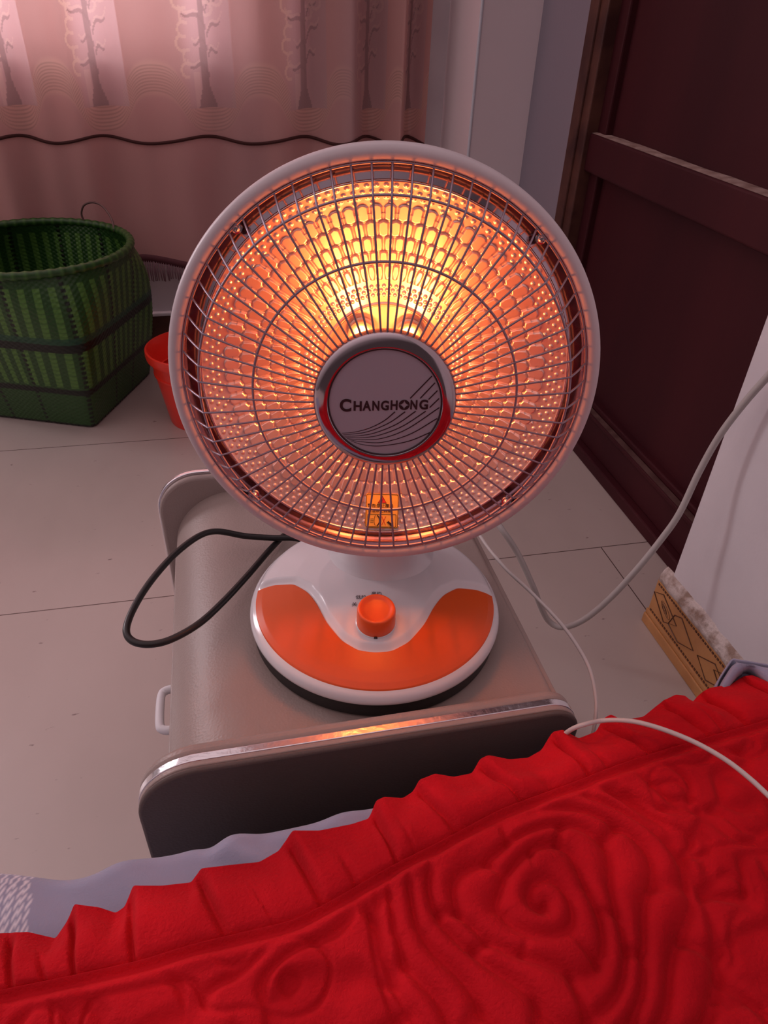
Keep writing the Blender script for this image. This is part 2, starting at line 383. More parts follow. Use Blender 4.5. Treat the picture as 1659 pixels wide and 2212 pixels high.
trunk = (np.abs(u-.04*np.sin(z*6)) < (.022+.05*sstep(.735-z, 0, .06)+.012*sstep(1.0-z, 0, .3))) & (z > .676)
br = np.zeros_like(z, bool); lf = np.zeros_like(z, bool)
for (z0, ln, rise, sd) in ((.755, .17, .03, -1), (.79, .10, .03, 1), (.815, .12, .02, -1), (.835, .14, .05, 1), (.86, .20, .04, -1), (.885, .12, .05, 1), (.90, .10, .05, -1), (.93, .14, .06, 1), (.945, .15, .05, -1)):
    t = sd*u/ln; zc = z0+rise*t+.012*np.sin(t*5)
    br |= (t > 0) & (t < 1) & (np.abs(z-zc) < .0058*(1.1-t*.7))
    zc2 = zc+.008; lf |= (t > .1) & (t < 1.15) & (np.abs(z-zc2) < .003)
for i in range(9):
    z0 = .765+i*.030; cu = -.20+.03*math.sin(i*2.1); zz = (z-z0)/.016; lf |= (np.abs(np.hypot((u-cu)/.045, zz)-1) < .22) & (u < cu+.02)
    z0 = .90+i*.022; cu = .02+.10*math.sin(i*1.7); lf |= (np.abs(np.hypot((u-cu)/.05, (z-z0)/.014)-1) < .25)
lf |= (np.abs(u+.115) < .028) & (z > .678) & (z < .76)      # pale second trunk
wav = np.zeros_like(z)
cw = np.cos(2*PI*(S-.5)); wc = .700+.046*np.tanh(1.5*cw)/np.tanh(1.5)
for k in range(9):
    off = (k-4)*.0082*(1.0-.12*cw); wav = np.maximum(wav, np.exp(-((z-wc-off+.0)/.0022)**2))
band = sstep(.048-np.abs(z-wc), 0, .02)*.35
wmask = 1-((np.abs(u) < .2) & (z > .676)).astype(float)
col = np.zeros(S.shape+(3,))
panel = sstep(u, -.27, -.12)*(u < .24)*(z > .676)
col[..., 0] = np.clip(trunk*.9+br*.8+wav*.34*wmask, 0, 1)
col[..., 1] = np.clip(lf*.8*(~trunk)*(u < .24)+(band*1.5)*wmask*(1-wav*.6), 0, 1)
col[..., 2] = panel*.55+.45*sstep(vnoise(S*2.2+9, z*.3, 12), .45, .8)*(1-panel)
P = np.stack([X, Y, Zg], -1)
curt = MB().grid(P).build('curtain', m_curt, col=col, smooth=True)
curt.data.flip_normals()
tag(curt, 'long pink curtain with woven trees, brown piping and fringed hem on the back wall', 'curtain')
def curt_pt(i, zz, dy=0):
    j = int(np.argmin(np.abs(zs-zz))); return np.array([X[i, j], Y[i, j]+dy, 0])
# brown piping
pts = []
for i in range(150, NX, 3):
    q = curt_pt(i, .60, -.003); pts.append((q[0], q[1], .5985+.0085*math.sin(2*PI*s[i]+2.3)))
MB().tube(pts, .0042, 6).build('piping', m_cline, parent=curt)
b = MB(); P = []; idx = list(range(0, NX, 3))
for i in idx:
    q = np.array([X[i, 0], Y[i, 0], Zg[i, 0]]); P.append([(q[0], q[1]-.003, q[2]+.012), (q[0], q[1]-.004, q[2]+.002), (q[0], q[1]-.003, q[2]-.010)])
MB().grid(P).build('hem', m_hem, parent=curt, solid=.003)
b = MB(); xw = np.interp(np.arange(xs[0]+.6, xs[-1], .0062), xs, np.arange(NX))
for f_ in xw:
    i = int(f_); q = np.array([X[i, 0], Y[i, 0], Zg[i, 0]]); L = .050+.010*math.sin(s[i]*2*PI*1.3)+random.uniform(-.004, .004)
    j = random.uniform(-.0015, .0015)
    b.tube([(q[0], q[1]-.002, q[2]-.006), (q[0]+j, q[1]-.003, q[2]-.006-L*.5), (q[0]+2*j, q[1]-.002, q[2]-.006-L)], [.0016, .0021, .0014], 5)
fr = b.build('fringe', m_fringe, parent=curt); fr['kind'] = 'stuff'

# ------------------------------------------------------------------ green basket
BC = np.array([-.469, 1.975]); Hb = .40; ca = math.atan2(.93, .366)
NA, NH = 720, 150
ang = np.linspace(0, 2*PI, NA+1)[:, None]; hh = np.linspace(0, 1, NH)[None, :]
def sq_r(a, half, n):
    c = np.abs(np.cos(a)); s_ = np.abs(np.sin(a)); return half/((c**n+s_**n)**(1/n))
k = sstep(hh, 0, 1)
half = .175+.065*hh; nn = 22*(1-hh)**1.5+2.0
rad = sq_r(ang, half+.005*np.sin(PI*hh), nn)
wv = .0012*np.sin(ang*90)*np.cos(hh*PI*70)
rad = rad+wv
bx_ = BC[0]+rad*np.cos(ang+ca); by_ = BC[1]+rad*np.sin(ang+ca); bz_ = .004+hh*Hb+0*ang
vert = (np.sin(ang*48) > .15); lightz = (hh > .62) & (hh < .93) | ((hh > .30) & (hh < .55))
dark = (np.abs(hh-.575) < .028) | (np.abs(hh-.265) < .018) | (hh < .012)
blackv = (np.abs(((ang/(2*PI)*12) % 1)-.5) < .045) & (np.sin(hh*PI*60) > -.3)
gr = np.abs(hh-.62) < .022
c = np.zeros((NA+1, NH, 3)); c[..., 1] = vert*lightz*(.55+.45*(np.sin(hh*PI*70) > -.6))*.9*(~dark); c[..., 0] = np.clip(dark*.95+blackv*.9, 0, 1); c[..., 1] *= (c[..., 0] < .5); c[..., 2] = gr*.8
bk = empty('basket', (BC[0], BC[1], 0), 'tall green woven plastic basket with dark bands, standing against the pink curtain', 'basket')
MK = rel(None, bk)
o = MB().grid(np.stack([bx_, by_, bz_], -1)).build('body', m_basket, parent=bk, M=MK, col=c, solid=.004, recalc=True)
P = []; r_in = rad[:, 0]*.0+sq_r(ang[:, 0], .172, 22)
b = MB(); t = ang[:-1, 0]; ring = np.stack([BC[0]+sq_r(t, .172, 22)*np.cos(t+ca), BC[1]+sq_r(t, .172, 22)*np.sin(t+ca), np.full(NA, .006)], -1)
b.add(ring, [tuple(range(NA))]); cc = np.zeros((NA, 3)); b.build('bottom', m_basket, parent=bk, M=MK, col=cc)
# rim: a thick bound edge with wrapped strands
t = np.linspace(0, 2*PI, 240, endpoint=False); rr0 = rad[-1, -1]
P = np.stack([BC[0]+.2400*np.cos(t), BC[1]+.2400*np.sin(t), np.full(240, .004+Hb)], -1)
b = MB(); b.tube(P, .0100+.0010*np.sin(t*60), 8, closed=True)
c2 = np.zeros((240*8, 3)); c2[:, 1] = np.repeat((np.sin(t*60) > .2)*.45, 8)
b.build('rim', m_basket, parent=bk, M=MK, col=c2)
hp = [aty(*q, y_) for q, y_ in (((182, 478), 2.19), ((176, 462), 2.19), ((181, 444), 2.18), ((198, 437), 2.17), ((218, 443), 2.16), ((235, 462), 2.14), ((244, 482), 2.12), ((247, 500), 2.11))]
MB().tube(smooth_path(hp, 6), .0028, 6).build('handle', m_steel, parent=bk, M=MK)

# ------------------------------------------------------------------ red bucket
bu = empty('bucket', (-.088, 1.775, 0), 'small red plastic bucket standing between the green basket and the heater', 'bucket')
pr = [(0, .004), (.085, .004), (.088, 0), (.090, .004), (.117, .178), (.126, .180), (.128, .190), (.127, .202), (.122, .203), (.120, .198), (.113, .18), (.087, .010), (0, .010)]
MB().lathe(pr, 96).build('body', m_bucket, parent=bu, angle=50)
MB().lathe([(.100, .135), (.1135, .137), (.1135, .142), (.100, .144)], 96).build('rib', m_bucket, parent=bu, angle=50)

# ------------------------------------------------------------------ leather bedside cabinet
ns = empty('bedside_cabinet', (.08, .56, 0), 'beige leather bedside cabinet with chrome-trimmed end panels, standing under the heater', 'bedside cabinet')
MN = rel(None, ns); ZD = .430; XL, XR = -.093, .259
def outline(x0, x1, z1, rl, rr_, n=14):
    pts = [(x0, 0.0)]
    for a in np.linspace(PI, PI/2, n): pts.append((x0+rl+rl*math.cos(a), z1-rl+rl*math.sin(a)))
    for a in np.linspace(PI/2, 0, n): pts.append((x1-rr_+rr_*math.cos(a), z1-rr_+rr_*math.sin(a)))
    pts.append((x1, 0.0)); return np.array(pts)
def slab(name, ol, y0, y1, mt, parent, bev=.004, M=None):
    b = MB(); n = len(ol); A = np.stack([ol[:, 0], np.full(n, y0), ol[:, 1]], -1); B = np.stack([ol[:, 0], np.full(n, y1), ol[:, 1]], -1)
    f = [(i, i+1, n+i+1, n+i) for i in range(n-1)]+[(n-1, 0, n, 2*n-1)]+[tuple(range(n))[::-1], tuple(range(n, 2*n))]
    b.add(np.vstack([A, B]), f); return b.build(name, mt, parent=parent, M=M, bevel=(bev, 3) if bev else None, angle=30, recalc=True)
OL = outline(-.108, .266, .4535, .052, .030); OLc = outline(-.1105, .2685, .4560, .0535, .031)
OLi = outline(-.104, .262, .4495, .05, .028)
fp = slab('front_panel', OL, .3445, .3500, m_leather_shade, ns, .003, MN); slab('panel_edge', OL, .3490, .3545, m_leather, fp, .0012); slab('trim_strip', outline(-.1086, .2666, .4541, .0525, .0305), .3535, .3608, m_strip, fp, .001); 
slab('panel_back', OL, .3605, .3715, m_leather, fp, .004)
bp = slab('end_panel', OL, .7600, .7700, m_leather, ns, .004, MN); slab('trim_strip', OLc, .7695, .7760, m_strip, bp, .0015); slab('panel_back', OL, .7755, .7860, m_leather, bp, .004)
OLd = outline(XL, XR, ZD, .078, .006, 20)
slab('body', OLd, .3715, .7600, m_leather, ns, .0, MN)
b = MB(); b.box((XR-.001, .372, ZD-.30), (XR+.0045, .759, ZD-.004)); b.build('side_board', m_leather, parent=ns, smooth=False, M=MN, bevel=(.0015, 2))
b = MB(); hz1 = .338
hnd = smooth_path([(-.093, .478, hz1), (-.103, .480, hz1), (-.107, .488, hz1), (-.107, .522, hz1), (-.103, .530, hz1), (-.093, .532, hz1)], 6)
dr = MB().box((-.0955, .385, .285), (-.090, .748, .352)).build('drawer', m_leather, parent=ns, smooth=False, M=MN, bevel=(.002, 2))
b.tube(hnd, .0045, 8); b.build('handle', m_white, parent=dr)

# ------------------------------------------------------------------ heater
HC = np.array([.1119, .485, .7027]); E_, A_ = .0752, -.206
nv = np.array([math.sin(A_)*math.cos(E_), -math.cos(A_)*math.cos(E_), math.sin(E_)]); uv = np.cross((0, 0, 1.0), nv); uv /= np.linalg.norm(uv); vv = np.cross(nv, uv)
BX, BY = .115, .503
ht = empty('electric_heater', (BX, BY, ZD), 'round white reflector heater with glowing orange dish, standing on the bedside cabinet', 'heater', rz=A_)
bpy.context.view_layer.update()
inv = (Matrix.Translation(Vector((BX, BY, ZD))) @ Matrix.Rotation(A_, 4, 'Z')).inverted()
MH = Matrix.Identity(4)
for i in range(3): MH[i][0] = uv[i]; MH[i][1] = vv[i]; MH[i][2] = nv[i]; MH[i][3] = HC[i]
MH = inv @ MH                                      # head frame, relative to the heater's Empty
I4 = Matrix.Identity(4)
# base: black foot, white dome, orange inlay (local: x right, y back, z above the cabinet top)
MB().lathe([(0, 0), (.117, 0), (.1195, .003), (.1195, .020), (.110, .024), (0, .024)], 128).build('foot', m_black, parent=ht, angle=40)
hr = np.array([0, .03, .055, .08, .10, .110, .1165, .1195, .1215, .1220, .1205]); hzv = np.array([.053, .0515, .0485, .0435, .0378, .0345, .0310, .0285, .0245, .0205, .0185])
def domez(r):
    return np.interp(r, [0, .03, .055, .08, .10, .110, .1165, .1190], [.053, .0515, .0485, .0435, .0378, .0345, .0310, .0290])
bxk = np.array([0, .015, .03, .045, .055, .065, .08, .10, .118, .13]); byk = np.array([-.083, -.081, -.071, -.050, -.027, -.010, .004, .008, .005, .002])
xf = np.linspace(-.13, .13, 521); yf = np.interp(np.abs(xf), bxk, byk)
for _ in range(60): yf[1:-1] = (yf[:-2]+2*yf[1:-1]+yf[2:])/4
def yb(x): return np.interp(x, xf, yf)
th = np.linspace(0, 2*PI, 361); rs = np.concatenate([np.linspace(0, .1165, 150), [.118, .1195]])
TH, RS = np.meshgrid(th, rs, indexing='ij'); Xb = RS*np.cos(TH); Yb_ = RS*np.sin(TH)
g = np.gradient(yf, xf); gs = np.interp(Xb, xf, g); dist = (Yb_-yb(Xb))/np.sqrt(1+gs**2)
Zb = domez(RS)+.0042*sstep(dist, 0, .0075)*sstep(.1185-RS, 0, .006)
tail = np.array([(.1212, .0262), (.1222, .0232), (.1222, .0205), (.1205, .0185), (.112, .019)])
P = np.zeros((361, len(rs)+5, 3)); P[:, :len(rs)] = np.stack([Xb, Yb_, Zb], -1)
for j, (r_, z_) in enumerate(tail): P[:, len(rs)+j] = np.stack([r_*np.cos(th), r_*np.sin(th), np.full(361, z_)], -1)
MB().grid(P).build('base', m_plastic, parent=ht)
nx, ny = 240, 60; P = np.zeros((nx, ny, 3)); ro = .1160; xm = .1158
for i, x in enumerate(np.sin(np.linspace(-PI/2, PI/2, nx))*xm):
    y0 = -math.sqrt(max(ro*ro-x*x, 0)); y1 = max(float(yb(np.array(x)))+.0002, y0+.00005)
    ysr = y0+(y1-y0)*np.linspace(0, 1, ny); r_ = np.hypot(x, ysr); zz = domez(r_)+.0010
    zz[0] -= .0012; zz[-1] -= .0012
    if i in (0, nx-1): zz -= .0012
    P[i, :, 0] = x; P[i, :, 1] = ysr; P[i, :, 2] = zz
MB().grid(P).build('inlay', m_orange, parent=ht, recalc=False)
# knob
kt = Matrix.Translation((.0003, -.054, .0520)) @ Matrix.Rotation(math.radians(8), 4, 'X')
kn = MB().lathe([(0, .0175), (.010, .0176), (.0128, .0183), (.0143, .0198), (.0156, .0200), (.0166, .0192), (.0172, .0172), (.0176, 0), (0, 0)], 64).build('control_knob', m_knob, parent=ht, M=kt, angle=60)
MB().lathe([(.0176, -.002), (.0185, -.001), (.0185, .0005), (.0170, .001)], 64).build('knob_collar', m_plastic, parent=kn)
MB().tube([(0, -.0174, .0005), (0, -.0186, .0003)], .0017, 8).build('pointer', m_ink, parent=kn)
# neck
hb = inv @ Vector((.128, .545, .48))
nk = MB(); segs = []
for t_, r_ in ((.038, .066), (.046, .058), (.050, .053), (.056, .048), (.065, .044), (.08, .0415), (.11, .040), (.15, .040), (.20, .040), (.26, .039)):
    segs.append((r_, t_))
nk.lathe(segs, 64).build('neck', m_plastic, parent=ht, M=Matrix.Translation((hb.x, hb.y, 0)))
# head
MB().lathe([(.1532, .0030), (.1525, .0045), (.1545, .0062), (.1580, .0062), (.1612, .0044), (.1628, .0010), (.1629, -.006), (.1615, -.010), (.1585, -.016), (.150, -.030), (.135, -.046), (.110, -.060), (.075, -.070), (.03, -.074), (.0001, -.074)], 192).build('housing', m_ringp, parent=ht, M=MH, angle=60)
MB().lathe([(.0465, -.060), (.047, -.085), (.043, -.098), (.030, -.106), (.0001, -.108)], 64).build('motor_cover', m_plastic, parent=ht, M=MH)
MB().lathe([(.1532, .0030), (.1545, .0015), (.1572, -.0010), (.1578, -.0040), (.1575, -.0082), (.1570, -.0086), (.1540, -.0078), (.1480, -.0058), (.1405, -.0034)], 240).build('flange', m_mirror, parent=ht, M=MH, angle=35)
MB().lathe([(.1395+.0011*math.cos(a), -.0030+.0011*math.sin(a)) for a in np.linspace(0, 2*PI, 9)[:-1]], 200, close=True).build('dish_lip', m_chrome, parent=ht, M=MH)
# reflector dish with embossed petals and studs
NT, NR = 1536, 300
th = np.linspace(0, 2*PI, NT+1); rr_ = np.linspace(.047, .1395, NR); T, R = np.meshgrid(th, rr_, indexing='ij')
off = -.042+1.97*R*R; h = np.zeros_like(R); NP = 78
rcs = [.1178, .1063, .0952, .0847, .0742]
cells = []
for j, rc in enumerate(rcs):
    a_ = ((T/(2*PI)*NP+.5*(j % 2)) % 1-.5)*2*PI*R/NP; cells.append((a_, (R-rc)*.92))
    cells.append((np.where(a_ > 0, a_-2*PI*R/NP, a_+2*PI*R/NP), (R-rc)*.92))
D = np.sqrt(np.stack([x_*x_+y_*y_ for x_, y_ in cells])); D.sort(axis=0)
edge_d = (D[1]-D[0])/2
outer_d = np.minimum(PI*R/NP*.93-np.abs(((T/(2*PI)*NP) % 1-.5)*2*PI*R/NP), .0056-np.hypot(((T/(2*PI)*NP) % 1-.5)*2*PI*R/NP, np.maximum(R-.1188, 0)))
edge_d = np.where(R > .1178, np.minimum(edge_d, outer_d), edge_d); edge_d = np.where(R < .0690, np.minimum(edge_d, R-.0675), edge_d)
h = .0017*sstep(edge_d-.00022, 0, .0010)*(R < .1235)*(R > .0672)
del D, cells, edge_d, outer_d
def studs(r0, n, rad, hgt, phase=0.0):
    global h
    a = ((T/(2*PI)*n+phase) % 1-.5)*2*PI*r0/n; d = np.hypot(a, R-r0); h = np.maximum(h, hgt*np.sqrt(np.clip(1-(d/rad)**2, 0, 1)))
for j, r0 in enumerate((.1365, .1325, .1285)): studs(r0, 128, .0014, .0008, .5*(j % 2))
studs(.1252, 64, .0013, .0009, .5)
for j, r0 in enumerate((.0630, .0595, .0560)): studs(r0, 84, .0015, .0012, .5*(j % 2))
off = off+h; P = np.stack([R*np.cos(T), R*np.sin(T), off], -1)
MB().grid(P).build('reflector', m_dish, parent=ht, M=MH)
MB().lathe([(.0500, -.0368), (.0490, -.0360), (.0480, -.0368), (.046, -.0400), (.0001, -.0400)], 128).build('centre_plate', m_dish, parent=ht, M=MH, angle=40)
for sx in (-1, 1):
    el = MB().tube([(sx*.0185, .020, -.036), (sx*.0185, .020, .026)], .0052, 20).build('heating_element', m_glow, parent=ht, M=MH)
    cw = MB()
    cw.lathe([(.0075, 0), (.0105, 0), (.0112, .001), (.0112, .004), (.0098, .005), (.0098, .010), (.0106, .0105), (.0106, .013), (.0092, .0135), (.0075, .0135)], 40)
    cw.build('element_sleeve', m_ceram, parent=ht, M=MH @ Matrix.Translation((sx*.0185, .0265, -.0400)), angle=40)
# wire guard
NW = 70; g_ = MB()
base_pts = np.array([(.1522, .0030), (.1500, .0055), (.1430, .0165), (.1360, .0262), (.1330, .0285), (.1150, .0310), (.0950, .0333), (.0700, .0375), (.0490, .0395)])
for k in range(NW):
    a = 2*PI*(k+.5)/NW; c_, s_ = math.cos(a), math.sin(a)
    pp = smooth_path(np.array([(r_*c_, r_*s_, z_) for r_, z_ in base_pts]), 4); g_.tube(pp, .00078, 6)
gd = g_.build('guard', m_wire, parent=ht, M=MH)
def wring(r_, z_, w_, name='guard_ring'):
    t = np.linspace(0, 2*PI, 200, endpoint=False); return MB().tube(np.stack([r_*np.cos(t), r_*np.sin(t), np.full(200, z_)], -1), w_, 8, closed=True).build(name, m_wire, parent=gd)
wring(.1512, .0042, .0009); wring(.1345, .0270, .0011); wring(.0950, .0328, .0011)
MB().lathe([(.0001, .031), (.049, .031), (.0510, .0325), (.0518, .0350), (.0516, .0385), (.0508, .0412), (.0495, .0428), (.0470, .0438), (.0440, .0447), (.0420, .0451), (.0410, .0449), (.0405, .0443), (.0404, .0435)], 128).build('hub', m_hubc, parent=ht, M=MH, angle=80)
bd = MB().lathe([(.0408, .0438), (.0001, .0438)], 128).build('badge', m_badge, parent=ht, M=MH)
t = np.linspace(0, 2*PI, 160, endpoint=False); MB().tube(np.stack([.0404*np.cos(t), .0404*np.sin(t), np.full(160, .0441)], -1), .0008, 6, closed=True).build('badge_edge', m_ink, parent=bd)
# curved lines on the badge
b = MB(); zt = .0440
def flat_line(pts, w0, w1, z_=zt):
    P_ = np.array(pts); n_ = len(P_); T_ = np.gradient(P_, axis=0); T_ /= np.linalg.norm(T_, axis=1)[:, None]; N_ = np.stack([-T_[:, 1], T_[:, 0]], -1)
    w = np.linspace(w0, w1, n_)[:, None]/2; A = P_+N_*w; B = P_-N_*w
    keep = (np.hypot(P_[:, 0], P_[:, 1]) < .0402)
    for i in range(n_-1):
        if keep[i] and keep[i+1]: b.add([(*A[i], z_), (*B[i], z_), (*B[i+1], z_), (*A[i+1], z_)], [(0, 1, 2, 3)])
def on_head(px, py, off_):
    O = np.array([0, 0, CAMZ]); d_ = _ray(px, py); q_ = O+d_*(((HC+off_*nv-O)@nv)/(d_@nv))-HC; return q_@uv, q_@vv
def bad(x_, y_): return on_head(640+x_/4.1475, 540+y_/4.148, .0440)
LN = [[(1215, 1130), (1020, 1330)], [(885, 1450), (780, 1535), (650, 1598), (520, 1632), (410, 1642)], [(1243, 1190), (1110, 1330)], [(975, 1450), (830, 1550), (650, 1625), (520, 1648), (420, 1655)],
      [(1265, 1260), (1185, 1340)], [(1070, 1445), (900, 1560), (700, 1640), (550, 1665), (430, 1668)], [(1280, 1330), (1195, 1412)], [(1160, 1445), (950, 1580), (740, 1660), (580, 1682), (440, 1678)],
      [(1282, 1412), (1000, 1600), (780, 1685), (600, 1700), (455, 1690)], [(1262, 1510), (1020, 1650), (780, 1722), (600, 1720), (470, 1700)], [(1200, 1635), (1000, 1715), (760, 1755), (600, 1745), (490, 1712)]]
for q in LN:
    long_ = len(q) > 2; flat_line(smooth_path([bad(*c_) for c_ in q], 10), .00085, .0003 if long_ else .00085)
b.build('badge_lines', m_ink, parent=bd, smooth=False)
def text_mesh(txt, size, x, y, mt, parent, M, bold=0.0, xs_=1.0, name='lettering', z_=0.0, align='LEFT'):
    cu = bpy.data.curves.new(name, 'FONT'); cu.body = txt; cu.size = size; cu.offset = bold; cu.align_x = align; cu.extrude = 0.0
    to = bpy.data.objects.new(name, cu); COL.objects.link(to); bpy.context.view_layer.update()
    me = bpy.data.meshes.new_from_object(to.evaluated_get(bpy.context.evaluated_depsgraph_get())); bpy.data.objects.remove(to)
    n_ = len(me.vertices); co = np.zeros(n_*3); me.vertices.foreach_get('co', co); co = co.reshape(-1, 3)
    return me, co
def letters(items, mt, parent, M, name='lettering', extra=None):
    b = MB()
    for (txt, size, x, y, xsc, bold) in items:
        me, co = text_mesh(txt, size, 0, 0, mt, parent, M, bold)
        if len(co) == 0: continue
        w = co[:, 0].min(); co = co.copy(); co[:, 0] = (co[:, 0]-w)*xsc+x; co[:, 1] += y; co[:, 2] = 0
        b.add(co, [tuple(p_.vertices) for p_ in me.polygons]); bpy.data.meshes.remove(me)
    if extra: extra(b)
    return b.build(name, mt, parent=parent, smooth=False, M=M)
# lettering on the badge: each glyph fitted to its place
def fitted(items, mt, parent, M, name, extra=None):
    b = MB()
    for (txt, x0, y0, x1, y1, bold) in items:
        me, co = text_mesh(txt, 1.0, 0, 0, mt, parent, M, bold)
        co = co.copy(); mn = co.min(0); mx_ = co.max(0); co[:, 0] = x0+(co[:, 0]-mn[0])/(mx_[0]-mn[0])*(x1-x0); co[:, 1] = y0+(co[:, 1]-mn[1])/(mx_[1]-mn[1])*(y1-y0); co[:, 2] = 0
        b.add(co, [tuple(p_.vertices) for p_ in me.polygons]); bpy.data.meshes.remove(me)
    if extra: extra(b)
    return b.build(name, mt, parent=parent, smooth=False, M=M)
GL = [('C', 390, 1335, 494, 1447), ('H', 513, 1355, 588, 1440), ('A', 592, 1352, 672, 1439), ('N', 680, 1352, 746, 1438), ('G', 757, 1350, 832, 1436), ('H', 843, 1348, 910, 1433), ('N', 1020, 1345, 1087, 1428), ('G', 1100, 1342, 1184, 1428)]
its = []
for g_c, x0, y0, x1, y1 in GL:
    p0 = bad(x0, y1); p1 = bad(x1, y0); its.append((g_c, p0[0], p0[1], p1[0], p1[1], .035))
def starO(b):
    cx, cy = bad(967, 1388); r0 = abs(bad(1016, 1388)[0]-cx); n_ = 64
    t = np.linspace(0, 2*PI, n_, endpoint=False); out = np.stack([cx+r0*np.cos(t), cy+r0*np.sin(t), np.zeros(n_)], -1)
    rin = r0*.93/((np.abs(np.cos(t))**.62+np.abs(np.sin(t))**.62)**(1/.62))
    inn = np.stack([cx+rin*np.cos(t), cy+rin*np.sin(t), np.zeros(n_)], -1)
    b.add(np.vstack([out, inn]), [(i, (i+1) % n_, n_+(i+1) % n_, n_+i) for i in range(n_)])
fitted(its, m_ink, bd, Matrix.Translation((0, 0, .04412)), 'lettering', extra=starO)
# warning sticker on the lower dish
sy = -.1215; sz = -.042+1.97*sy*sy+.0048; slope = math.atan(2*1.97*sy)
MS = MH @ Matrix.Translation((.0020, sy, sz)) @ Matrix.Rotation(slope, 4, 'X')
b = MB(); t = []
def rrect(w, h_, r_, z_, n_=6):
    out = []
    for cx, cy, a0 in ((w-r_, h_-r_, 0), (-w+r_, h_-r_, PI/2), (-w+r_, -h_+r_, PI), (w-r_, -h_+r_, 1.5*PI)):
        for a in np.linspace(a0, a0+PI/2, n_): out.append((cx+r_*math.cos(a), cy+r_*math.sin(a), z_))
    return out
q = rrect(.0142, .0150, .002, 0); q2 = rrect(.0142, .0150, .002, -.0010); n_ = len(q)
b.add(q+q2, [tuple(range(n_))]+[(i, n_+i, n_+(i+1) % n_, (i+1) % n_) for i in range(n_)])
st = b.build('warning_sticker', m_sticker, parent=ht, smooth=False, M=MS)
b = MB()
for pts in (rrect(.0137, .0145, .0018, .0002), [(x_+0, y_-.0082, .0002) for x_, y_, _ in rrect(.0122, .0055, .001, 0)]): b.tube(pts, .00022, 4, closed=True)
# dish symbol and finger symbol
t = np.linspace(-1.3, 1.3, 14); b.tube([(-.0050+.0030*math.cos(a), -.0082+.0046*math.sin(a), .0003) for a in t], .00045, 4); b.tube([(-.0050-.0016*math.cos(a), -.0082+.0046*math.sin(a), .0003) for a in t], .00018, 4)
for dy in (-.0015, 0, .0015): b.tube([(-.0098, -.0085+dy, .0003), (-.0072, -.0082+dy, .0003)], .00018, 4)
b.tube([(.0046, -.0094, .0003), (.0066, -.0102, .0003), (.0090, -.0122, .0003)], [.0004, .0009, .0012], 6); b.tube([(.0056, -.0086, .0003), (.0068, -.0100, .0003)], .0005, 5)
b.tube([(0, .0130, .0003), (-.0036, .0070, .0003), (.0036, .0070, .0003)], .0003, 4, closed=True)
b.build('sticker_print', m_ink, parent=st, smooth=False)
b = MB(); b.add([(0, .0126, .0002), (-.0033, .0072, .0002), (.0033, .0072, .0002)], [(0, 1, 2)]); b.tube([(.0000, -.0045, .0003), (.0034, -.0122, .0003)], .00022, 4); b.tube([(.0034, -.0045, .0003), (.0000, -.0122, .0003)], .00022, 4)
b.build('warning_triangle', m_red, parent=st, smooth=False)
letters([('警告:禁止覆盖', .0036, -.0125, .0032, 1.0, .00003), ('高温禁止触摸', .0034, -.0122, -.0010, 1.0, .00003), ('!', .0034, -.0003, .0079, 1.0, .0001)], m_ink, st, Matrix.Translation((0, 0, .0003)), name='sticker_writing')
# dial writing
MDl = Matrix.Translation((0, 0, .0520+.0014))
letters([('关', .0052, -.0222, -.0368, 1.0, .00004), ('低热', .0052, -.0190, -.0280, 1.0, .00004), ('高热', .0052, -.0043, -.0232, 1.0, .00004)], m_ink, ht, Matrix.Identity(4), name='dial_writing')
dw = [o_ for o_ in ht.children if o_.name.startswith('dial_writing')][0]
for v_ in dw.data.vertices: v_.co.z = float(domez(math.hypot(v_.co.x, v_.co.y)))+.0042+.0007
# screws with washers at the ring
for (x_, y_) in ((-.1049, .1080), (.1044, .1080), (.1063, -.1029), (-.1055, -.1025)):
    s_ = MB(); s_.lathe([(0, .0058), (.0014, .0056), (.0023, .0045), (.0026, .0030), (.0036, .0028), (.0038, .0020), (.0038, 0)], 20)
    s_.build('screw', m_chrome, parent=ht, M=MH @ Matrix.Translation((x_*.992, y_*.992, .0005)), angle=40)
# black power cord lying over the left shoulder of the cabinet
cp = [(700, 1180, .442), (640, 1163, .444), (590, 1162, .446), (530, 1158, .452), (470, 1148, .462), (430, 1158, .466), (380, 1195, .468), (330, 1250, .468), (292, 1308, .466), (273, 1358, .464), (285, 1384, .462), (322, 1392, .461), (370, 1381, .460), (430, 1347, .458), (482, 1300, .453), (535, 1243, .447), (590, 1180, .439), (630, 1145, .436), (700, 1110, .436)]
cpts = [inv @ Vector((.138, .618, .440)), inv @ Vector((.118, .640, .440))]+[inv @ Vector(atz(a, b_, z_)) for a, b_, z_ in cp]+[inv @ Vector(q) for q in ((.11, .715, .4345), (.17, .735, .4345), (.235, .725, .4345))]
MB().tube(smooth_path([tuple(v_) for v_ in cpts], 8), .0034, 12).build('power_cord', m_cord, parent=ht)

